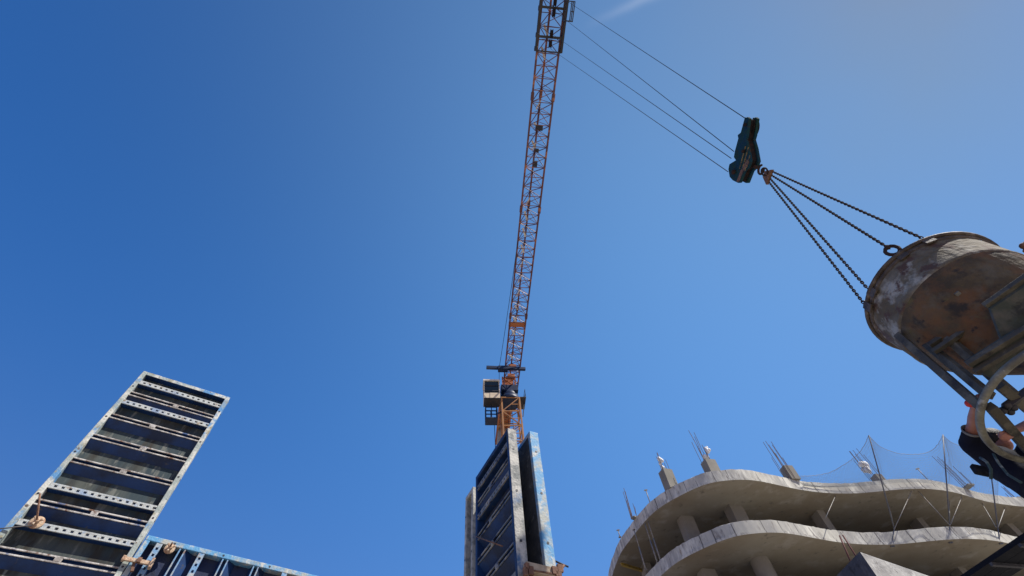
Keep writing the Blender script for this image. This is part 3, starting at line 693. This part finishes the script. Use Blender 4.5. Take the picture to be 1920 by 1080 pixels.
for i, l in enumerate(lugs):
    a = SP-Z*.07+sx*(.09-.06*i); b_ = l+n_*.02; m = MB(); d = (b_-a); Ln = d.length; d.normalize()
    end = Ln-(.14 if i == 1 else .02)
    s1 = d.orthogonal().normalized(); s2 = d.cross(s1); pitch = .036; kk = int(end/pitch)
    sag = .012*Ln*(.15, .35, .0, .1)[i]*2
    for k_ in range(kk):
        u = (k_+.5)/kk; c_ = a+d*end*u-Z*sag*math.sin(math.pi*u)
        link(m, c_, d, s1 if k_ % 2 else s2, .053, .0064, .025)
    m.build('chain', M['chain'], sling)
    if i == 1:
        m = MB(); c_ = a+d*(Ln-.09); link(m, c_, d, wa, .17, .02, .12); m.sphere(a+d*(Ln-.17), .03, 8, 6); m.build('shackle', M['chain'], sling)

# ------------------------------------------------------------------ formwork panels
def form_panel(name, label, P, ra, st, nn, La, Ls, ribs, fm, pm=None, T=.12, group=None, flm=None, inner=None):
    """P corner on the ribbed face plane; ra rib direction (length La); st stacking direction (length Ls); nn outward normal of the ribbed side"""
    P, ra, st, nn = Vector(P), Vector(ra).normalized(), Vector(st).normalized(), Vector(nn).normalized()
    base = P+st*Ls if st.z < -.5 else P+ra*La
    pn_ = thing(name, label, 'formwork panel', base, group)
    def X(a, b_, c): return P+ra*a+st*b_+nn*c
    def bx(m, a0, a1, b0, b1, c0, c1): m.box(X(a0, b0, c0), ra*(a1-a0), st*(b1-b0), nn*(c1-c0))
    w = .055
    m = MB(); bx(m, .012, La-.012, .012, Ls-.012, -T+.002, -T+.02)
    m.build('plywood', pm or M['ply'], pn_)
    m = MB()      # hollow profile: outer web, front flange, groove lip
    for (a0, a1, b0, b1) in ((0, w, 0, Ls), (La-w, La, 0, Ls)):
        bx(m, a0, a1, b0, b1, -T, 0)
    for (b0, b1) in ((0, w), (Ls-w, Ls)): bx(m, w, La-w, b0, b1, -T, -.001)
    # tie holes as raised dark bushes on the side faces
    fr = m.build('frame', [fm, M['navy']], pn_, bevel=.006)
    for pl_ in (fr.data.polygons if ribs else []):
        q = pl_.center+base-P; nr = pl_.normal
        if abs(nr.dot(nn)) > .7: pl_.material_index = 1 if inner else 0
        elif abs(nr.dot(ra)) > .7: pl_.material_index = 0 if not inner or (q.dot(ra) < .01 or q.dot(ra) > La-.01) else 1
        else: pl_.material_index = 0 if (q.dot(st) < .01 or q.dot(st) > Ls-.01) else 1
    m = MB(); kz = .3
    while kz < Ls-.1:
        for a in (-.0015, La+.0015):
            s_ = -1 if a < 0 else 1
            m.lathe(X(a, kz, -T*.5), ra*s_, [(-.002, .014), (.002, .014)], 10, False, True)
            m.lathe(X(w*.5 if a < 0 else La-w*.5, kz, .0), nn, [(-.002, .012), (.002, .012)], 10, False, True)
        kz += .55
    m.build('tie_hole', M['dark'], fr)
    for (pos, kind) in ribs:
        m = MB(); hb_ = .05
        def hat(b0, b1, t0, t1):
            m.hexa([X(w+.002, b0, -T+.022), X(La-w-.002, b0, -T+.022), X(La-w-.002, b1, -T+.022), X(w+.002, b1, -T+.022), X(w+.002, t0, -.022), X(La-w-.002, t0, -.022), X(La-w-.002, t1, -.022), X(w+.002, t1, -.022)])
        if kind == 'd': hat(pos-.060, pos-.022, pos-.040, pos-.018); hat(pos+.022, pos+.125, pos+.018, pos+.040); bx(m, w+.003, La-w-.003, pos-.03, pos+.03, -.075, -.062)
        else: hat(pos-.032, pos+.034, pos-.030, pos+.032)
        r = m.build('rib', M['navy'], pn_)
        m = MB()
        if kind == 'd':
            for s_ in (-1, 1):
                bx(m, w+.001, La-w-.001, pos+s_*.027-.008, pos+s_*.027+.008, -.021, -.006)
            cpos = La*random.uniform(.42, .55); bx(m, cpos, cpos+.07, pos-.0185, pos+.0185, -.0205, -.004)
            m.build('flange', flm or M['flange'], r, bevel=.003)
        else:
            for s_ in (-1, 1): bx(m, w+.001, La-w-.001, pos+s_*.022-.009, pos+s_*.022+.009, -.021, -.004)
            a = w+.004
            while a < La-w-.04:
                bx(m, a, a+.042, pos-.0132, pos+.0132, -.021, -.0045); a += .072
            m.build('holed_flange', flm or M['holed'], r)
    return pn_
h_ = 6.8827
PA = V(-5.5065, 4.0838, h_); dA = V(.80107, .59857, 0); nA = V(.59857, -.80107, 0)
ribsA = [(6.685, 'h'), (6.47, 'd'), (6.317, 'h'), (6.07, 'd'), (5.735, 'd'), (5.389, 'd'), (5.05, 'h'), (4.855, 'd'), (4.625, 'h'), (4.345, 'd'), (4.0, 'd'), (3.8, 'h')]
pA = form_panel('formwork_panel', 'tall weathered blue formwork panel with horizontal ribs standing at the left', PA, dA, -Z, nA, 1.2, 3.3, [(h_-z, k) for z, k in ribsA], M['frame'])
PBp = PA+dA*1.225; PBp.z = 4.745
ribsB = [(.16, 'h'), (.41, 'd'), (.62, 'h'), (.89, 'd'), (1.25, 'd'), (1.6, 'h'), (1.95, 'd'), (2.3, 'h'), (2.6, 'd')]
form_panel('formwork_panel', 'low formwork panel with upright ribs, joined right of the tall left one', PBp, -Z-dA*.037, dA-Z*.037, nA, 1.17, 2.75, ribsB, M['frameblue'], M['plynavy'], flm=M['flangeblue'])
# central pair
hC = 5.4464
C1 = V(-.2634, 4.5529, hC); C2 = V(-.1589, 4.6119, hC); CF = V(-.8405, 5.4550, hC)
tC = (C2-C1).normalized(); tC = V(.864, .503, 0).normalized(); sC = V(-.539, .842, 0); sC = (sC-tC*sC.dot(tC)).normalized()
ribsC = [(.2, 'h'), (.42, 'd'), (.6, 'h'), (.85, 'd'), (1.13, 'd'), (1.42, 'd'), (1.7, 'h'), (1.95, 'd'), (2.2, 'd')]
form_panel('formwork_panel', 'left panel of the centre pair below the crane, ribs facing left, cement-caked edge', C1, sC, -Z, -tC, 1.07, 2.9, ribsC, M['framegrey'], M['plynavy'], flm=M['flangedark'], inner=M['navy'])
D1 = V(.0, 4.655, hC)
form_panel('formwork_panel', 'right panel of the centre pair, with dark flat face and bright blue worn edge', D1+tC*.125, sC, -Z, tC, 1.07, 2.9, ribsC, M['frameblue'], M['plyback'])
EF = onp(873, 932, C1, tC); EN = onp(886, 923, C1, tC)
form_panel('formwork_panel', 'narrow sliver of a lower formwork panel beyond the left edge of the centre one', V(EN.x, EN.y, EF.z)+tC*.004, sC, -Z, -tC, (EF-EN).length, 2.6, [], M['framegrey'])
# the gap between the pair is braced at the bottom by a timber and a clamp
c0, c1 = ath(984, 1068, 4.10), ath(1048, 1074, 4.05)
cl = thing('timber_spacer', 'pale timber spacer with rusty clamps across the bottom of the centre panel pair', 'timber', c0)
def at_s(x, y, off=.06):
    return onp(x, y, C1-sC*off, sC)
m = MB(); a, b_ = at_s(984, 1064), at_s(1046, 1078); m.bar(a, b_, .07, .085); m.build('timber', M['timber'], cl, bevel=.004)
m = MB(); 
for (x, y) in ((988, 1062), (995, 1070), (985, 1072), (1040, 1070), (1050, 1066), (1047, 1077)):
    m.cbox(at_s(x, y, .10), tC*random.uniform(.03, .06), sC*.03, Z*random.uniform(.04, .09))
m.bar(at_s(988, 1068, .1), at_s(1047, 1077, .1), .012)
m.tube([at_s(1043, 1078, .1), at_s(1058, 1060, .1)], .012, 6)
m.build('clamp', M['rust'], cl)
m = MB(); m.tube([at_s(1036, 1050, .0), at_s(1066, 1063, .05)], .009, 6); tag(m.build('tie_rod', M['dark'], loc=at_s(1040, 1052)), 'thin dark steel rod poking out right of the centre panel pair', 'rod')
m = MB(); a, b_ = onp(893, 1006, C1-tC*.02, tC), onp(942, 1024, C1-tC*.02, tC); m.tube([a, b_], .008, 6); tag(m.build('tie_rod', M['rust'], loc=a), 'thin rod lying across the ribs of the centre panel', 'rod')
# tie nuts
def tie_nut(px, label, rod_to, r=.06):
    c = onp(px[0], px[1], PA+nA*.05, nA); t = thing('tie_nut', label, 'tie nut', c, 'wing nut plates on the left panels')
    m = MB(); m.lathe(c-nA*.045, nA, [(0, r), (.008, r*1.02), (.014, r*.9), (.016, r*.5)], 24, True, True); m.build('plate', M['tie'], t)
    m = MB(); m.lathe(c-nA*.03, nA, [(0, .026), (.05, .024), (.055, .012)], 14, False, True)
    for a in (20, 140, 260):
        d_ = dA*math.cos(R_(a))+Z*math.sin(R_(a)); m.bar(c-nA*.005, c+d_*.05+nA*.015, .018, .022, up=nA)
    m.build('wing_nut', M['tie'], t, bevel=.003)
    m = MB(); m.tube([c-nA*.1, c+nA*.05, onp(*rod_to, c+nA*.16, nA)], .009, 8); m.build('rod', M['rust'], t)
tie_nut((69, 976), 'round tan tie nut with tall rusty rod on the tall left panel', (75, 925), .065)
tie_nut((319, 1026), 'round tan tie nut on the top rail of the low ribbed panel', (323, 1018), .055)
# clamp joining the two panels
cc_ = onp(260, 1053, PA+nA*.03, nA); t = thing('panel_clamp', 'rusty panel clamp joining the tall left panel and the low ribbed panel', 'clamp', cc_)
m = MB(); a, b_ = onp(232, 1047, PA+nA*.045, nA), onp(284, 1057, PA+nA*.045, nA); m.bar(a, b_, .04, .03, up=nA); m.cbox(b_, dA*.03, nA*.07, Z*.1); m.cbox(a, dA*.03, nA*.05, Z*.05); m.build('jaw', M['tie'], t, bevel=.004)
m = MB(); q = onp(247, 1072, PA+nA*.04, nA); m.bar(cc_-dA*.04, q, .03, .03, up=nA); m.cbox(cc_+nA*.03, dA*.04, nA*.04, Z*.05); m.build('wedge', M['rust'], t, bevel=.003)
m = MB(); a = onp(0, 1015, PA+nA*.08, nA)-dA*.5; b_ = onp(60, 985, PA+nA*.06, nA); m.tube([a, a.lerp(b_, .5)-Z*.03, b_], .007, 6); tag(m.build('tie_wire', M['dark'], loc=b_), 'dark wire running from the left tie nut out past the frame edge', 'wire')
# low plinths the panels stand on (below the picture)
m = MB(); m.box(PA-nA*.5-dA*.2+V(0, 0, -PA.z), dA*4.6, nA*.62, Z*3.575); tag(m.build('concrete_wall', M['wallface']), 'concrete wall carrying the left formwork panels', 'wall')
m = MB(); q = C1-tC*.3-sC*.1; q.z = 0; m.box(q, tC*1.0, sC*2.6, Z*(hC-2.905)); tag(m.build('concrete_wall', M['wallface']), 'concrete wall carrying the centre formwork pair', 'wall')

# ------------------------------------------------------------------ lower right: wall corner, rebars, deck
zg = 4.0; g0, g1, g2 = ath(1612, 1034, zg), ath(1744, 1080, zg), ath(1568, 1080, zg)
d1 = (g1-g0).normalized(); d2 = (g2-g0).normalized()
q1, q2 = g0+d1*2.2, g0+d2*1.4
w_ = MB(); poly = [g0, q1, q1+d2*1.4, q2]
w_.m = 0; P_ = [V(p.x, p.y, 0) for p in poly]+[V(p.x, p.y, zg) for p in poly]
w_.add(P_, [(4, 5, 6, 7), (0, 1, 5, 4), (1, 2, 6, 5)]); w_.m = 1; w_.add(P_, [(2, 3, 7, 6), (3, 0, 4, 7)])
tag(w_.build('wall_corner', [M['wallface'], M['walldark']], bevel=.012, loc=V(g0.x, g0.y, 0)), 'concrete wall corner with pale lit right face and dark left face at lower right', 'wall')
for a, b_, lb in (((1574, 1004), (1592, 1046), 'left'), ((1580, 1003), (1603, 1040), 'right')):
    m = MB(); A_, B_ = onp(a[0], a[1], g0+d2*.25+d1*.1, (g0-Vector(CAM))), ath(b_[0], b_[1], zg-.02)
    B_ = g0+d2*(.22 if lb == 'left' else .1)+d1*.06; B_.z = zg-.3
    B2 = onp(b_[0], b_[1], B_, V(B_.x, B_.y, 0)); A2 = onp(a[0], a[1], B_, V(B_.x, B_.y, 0)); m.tube([A2, B2+(B2-A2)*.8], .009, 6)
    tag(m.build('rebar', M['redrebar'], loc=B2), 'red-brown rebar stub behind the pale wall corner, the %s one of two' % lb, 'rebar', 'rebars behind the wall corner')
zf = 4.0; e = [ath(x, y, zf) for x, y in ((1920, 1012), (1818, 1080), (1897, 1080), (1920, 1060))]
u = (e[0]-e[1]).normalized(); a0 = e[1]-u*2.0; a1 = e[0]+u*2.2; side = (e[2]-e[1])-u*((e[2]-e[1]).dot(u)); wd_ = side.length; side.normalize()
deck = thing('scaffold_deck', 'dark steel scaffold deck seen from below in the lower right corner', 'scaffold', V(a0.x, a0.y, 0))
m = MB()
Ld = (a1-a0).length
for k_ in range(3): m.box(a0+side*(k_*wd_/3+.004), u*Ld, side*(wd_/3-.008), Z*.05)
m.build('planks', M['deck'], deck)
m = MB()
k_ = .2
while k_ < Ld: m.box(a0+u*k_-Z*.035, u*.035, side*wd_, Z*.033); k_ += .42
m.build('cross_bearer', M['walldark'], deck)
m = MB(); 
for q in (a0, a1-u*.05, a0+side*wd_, a1+side*wd_-u*.05): m.tube([V(q.x, q.y, 0), V(q.x, q.y, zf-.001)], .024, 8)
m.build('standard', M['steel'], deck)

# ------------------------------------------------------------------ the worker
pers = None
def skin(name, chains, mt, parent, vox=.009, sm=5):
    """one continuous surface grown round a skeleton: chains of (joint, radius)"""
    m = MB()
    for ch in chains:
        for (p, r), (q, r2) in zip(ch, ch[1:]):
            p, q = Vector(p), Vector(q); k_ = max(1, int((q-p).length/(min(r, r2)*.45)))
            for i in range(k_+1): t = i/k_; m.sphere(p.lerp(q, t), r+(r2-r)*t, 12, 8)
    o = m.build(name, mt, parent)
    rm = o.modifiers.new('remesh', 'REMESH'); rm.mode = 'VOXEL'; rm.voxel_size = vox; rm.use_smooth_shade = True
    s_ = o.modifiers.new('smooth', 'SMOOTH'); s_.iterations = sm; s_.factor = .5
    return o
pel = atd(1962, 922, 3.816); che = atd(1884, 874, 4.139); nk = atd(1872, 850, 4.300); hd = atd(1868, 828, 4.386)
lsh = atd(1817, 832, 4.300); lel = atd(1825, 796, 4.214); lwr = atd(1827, 765, 4.063); lha = atd(1829, 752, 4.021)
rsh = atd(1915, 868, 4.139); rel = atd(1948, 788, 4.085); rwr = atd(1897, 809, 3.870); rha = atd(1884, 817, 3.816)
foot_z = pel.z-.92
pers = thing('person', 'worker in dark navy shirt and harness reaching up behind the base ring of the bucket', 'person', V(pel.x, pel.y, foot_z))
waist = pel.lerp(che, .45)
# facing direction: from the chest towards the wheel, horizontal
fd = WC-che; fd.z = 0; fd.normalize(); rt = fd.cross(Z)
lhip = pel-rt*.1-Z*.04; rhip = pel+rt*.1-Z*.04
def hand(w, h, curl, palm_n):
    ch = []; d_ = (h-w).normalized(); s_ = d_.cross(palm_n).normalized(); kn = h+d_*.02
    ch.append([(w, .026), (w.lerp(kn, .5), .034), (kn, .036)])
    for i in range(4):
        a = kn+s_*(-.03+.02*i); L1 = (.035, .04, .042, .032)[i]
        b1 = a+d_*L1*.8+palm_n*.012; b2 = b1+d_*L1*.2+palm_n*L1*.8; b3 = b2-d_*L1*.5+palm_n*L1*.3
        ch.append([(kn, .036), (a, .011), (b1, .0095), (b2, .009), (b3, .008)])
    tb = w.lerp(kn, .4); t1 = tb+s_*-.045+palm_n*.01; t2 = t1+d_*.03+palm_n*.03
    ch.append([(w.lerp(kn, .5), .034), (t1, .013), (t2, .011)])
    return ch
chains = [[(pel, .07), (waist, .06), (che, .06), (che.lerp(nk, .6), .05), (nk, .048), (nk.lerp(hd, .5), .055)],
          [(che.lerp(nk, .6), .05), (lsh, .05), (lsh.lerp(lel, .5), .052), (lel, .046), (lel.lerp(lwr, .4), .044), (lwr, .029)],
          [(che.lerp(nk, .6), .05), (rsh, .05), (rsh.lerp(rel, .5), .046), (rel, .042), (rel.lerp(rwr, .4), .040), (rwr, .027)],
          [(pel, .07), (lhip, .07), (lhip-Z*.42+fd*.03, .06), (lhip-Z*.83, .04), (lhip-Z*.87+fd*.14, .03)],
          [(pel, .07), (rhip, .07), (rhip-Z*.42+fd*.0, .06), (rhip-Z*.83-fd*.05, .04), (rhip-Z*.87+fd*.09, .03)],
          [(nk.lerp(hd, .5), .055), (hd-Z*.05+fd*.02, .075), (hd+Z*.01, .092), (hd+Z*.07-fd*.01, .075)]]
chains += hand(lwr, lha, 1, (WC-lha).normalized()) + hand(rwr, rha, 1, -(rwr-WC).normalized() if False else (WC-rha).normalized())
body = skin('body', chains, M['skin'], pers, .006, 3)
# face and ears, as part of the head
m = MB(); up_ = Z
for s_ in (-1, 1):
    m.sphere(hd+fd*.085+rt*.032*s_+Z*.01, .012, 8, 6); m.sphere(hd+rt*.088*s_, .022, 8, 6, (.5, .8, 1.3))
m.sphere(hd+fd*.10-Z*.015, .016, 8, 6, (1, 1, 1.5)); m.tube([hd+fd*.085-rt*.022-Z*.05, hd+fd*.09-Z*.052, hd+fd*.085+rt*.022-Z*.05], .006, 6)
m.build('face', M['skin'], body)
m = MB(); m.sphere(hd+Z*.03-fd*.01, .112, 20, 12, (1, 1, 1.0)); m.build('hair', M['hair'], pers)
shc = che.lerp(nk, .55)
skin('shirt', [[(pel-Z*.08, .15), (waist, .15), (che, .155), (shc, .12), (nk-Z*.02, .07)], [(che, .13), (lsh+rt*0-Z*.03, .085), (lsh, .078), (lsh.lerp(lel, .42), .072)], [(che, .13), (rsh-Z*.03, .085), (rsh, .078), (rsh.lerp(rel, .35), .070)], [(shc, .11), (lsh, .075)], [(shc, .11), (rsh, .075)]], M['shirt'], pers, .012, 6)
m = MB(); q = lsh.lerp(lel, .45); ax = (lel-lsh).normalized(); m.lathe(q+ax*.03, ax, [(0, .062), (.012, .074), (.03, .078), (.034, .070), (.0, .058)], 24); m.build('sleeve_hem', M['hem'], pers)
skin('trousers', [[(waist, .12), (pel+Z*.04, .15), (pel-Z*.02, .15), (lhip-Z*.06, .115), (lhip-Z*.42+fd*.03, .085), (lhip-Z*.80, .065)], [(pel-Z*.02, .15), (rhip-Z*.06, .115), (rhip-Z*.42, .085), (rhip-Z*.80-fd*.05, .065)]], M['trouser'], pers)
m = MB()
for f_ in (lhip-Z*.84, rhip-Z*.84-fd*.05):
    m.hexa([f_-fd*.08-rt*.05-Z*.04, f_+fd*.2-rt*.05-Z*.04, f_+fd*.2+rt*.05-Z*.04, f_-fd*.08+rt*.05-Z*.04, f_-fd*.07-rt*.045+Z*.06, f_+fd*.17-rt*.04+Z*.0, f_+fd*.17+rt*.04+Z*.0, f_-fd*.07+rt*.045+Z*.06])
m.build('boots', M['dark'], pers, bevel=.02)
m = MB()
m.sphere(atd(1817, 757, 3.978), .03, 12, 8, (1, 1, 1.1)); m.sphere(atd(1822, 753, 3.978), .028, 12, 8); m.build('glove', M['glove'], pers)
# harness straps and pouch
m = MB()
P3 = [atd(p[0], p[1], p[2]*1.075) for p in [(1838, 858, 3.68), (1850, 866, 3.62), (1858, 880, 3.60), (1858, 898, 3.6)]]
m.tube(P3, .012, 6); m.tube([atd(1862, 850, 3.891), atd(1872, 868, 3.849), atd(1890, 890, 3.762), atd(1915, 905, 3.655)], .011, 6)
m.build('harness', M['harness'], pers)
m = MB(); q = atd(1838, 882, 3.999); m.cbox(q, (rt+Z*.4)*.10, fd*.05, (Z-rt*.3)*.08); m.build('tool_pouch', M['deck'], pers, bevel=.01)
# platform under the worker, below the picture
pf = thing('work_platform', 'steel work platform under the worker, below the picture edge', 'scaffold', V(pel.x, pel.y, 0))
fz = foot_z+.045
m = MB()
for k_ in range(4): m.box((pel.x-.7, pel.y-.6+k_*.3, fz-.055), (1.6, 0, 0), (0, .28, 0), (0, 0, .05))
m.build('planks', M['deck'], pf)
m = MB()
for a in (-.68, .86):
    for b_ in (-.58, .56): m.tube([V(pel.x+a, pel.y+b_, 0), V(pel.x+a, pel.y+b_, fz-.056)], .024, 8)
m.build('standard', M['steel'], pf)
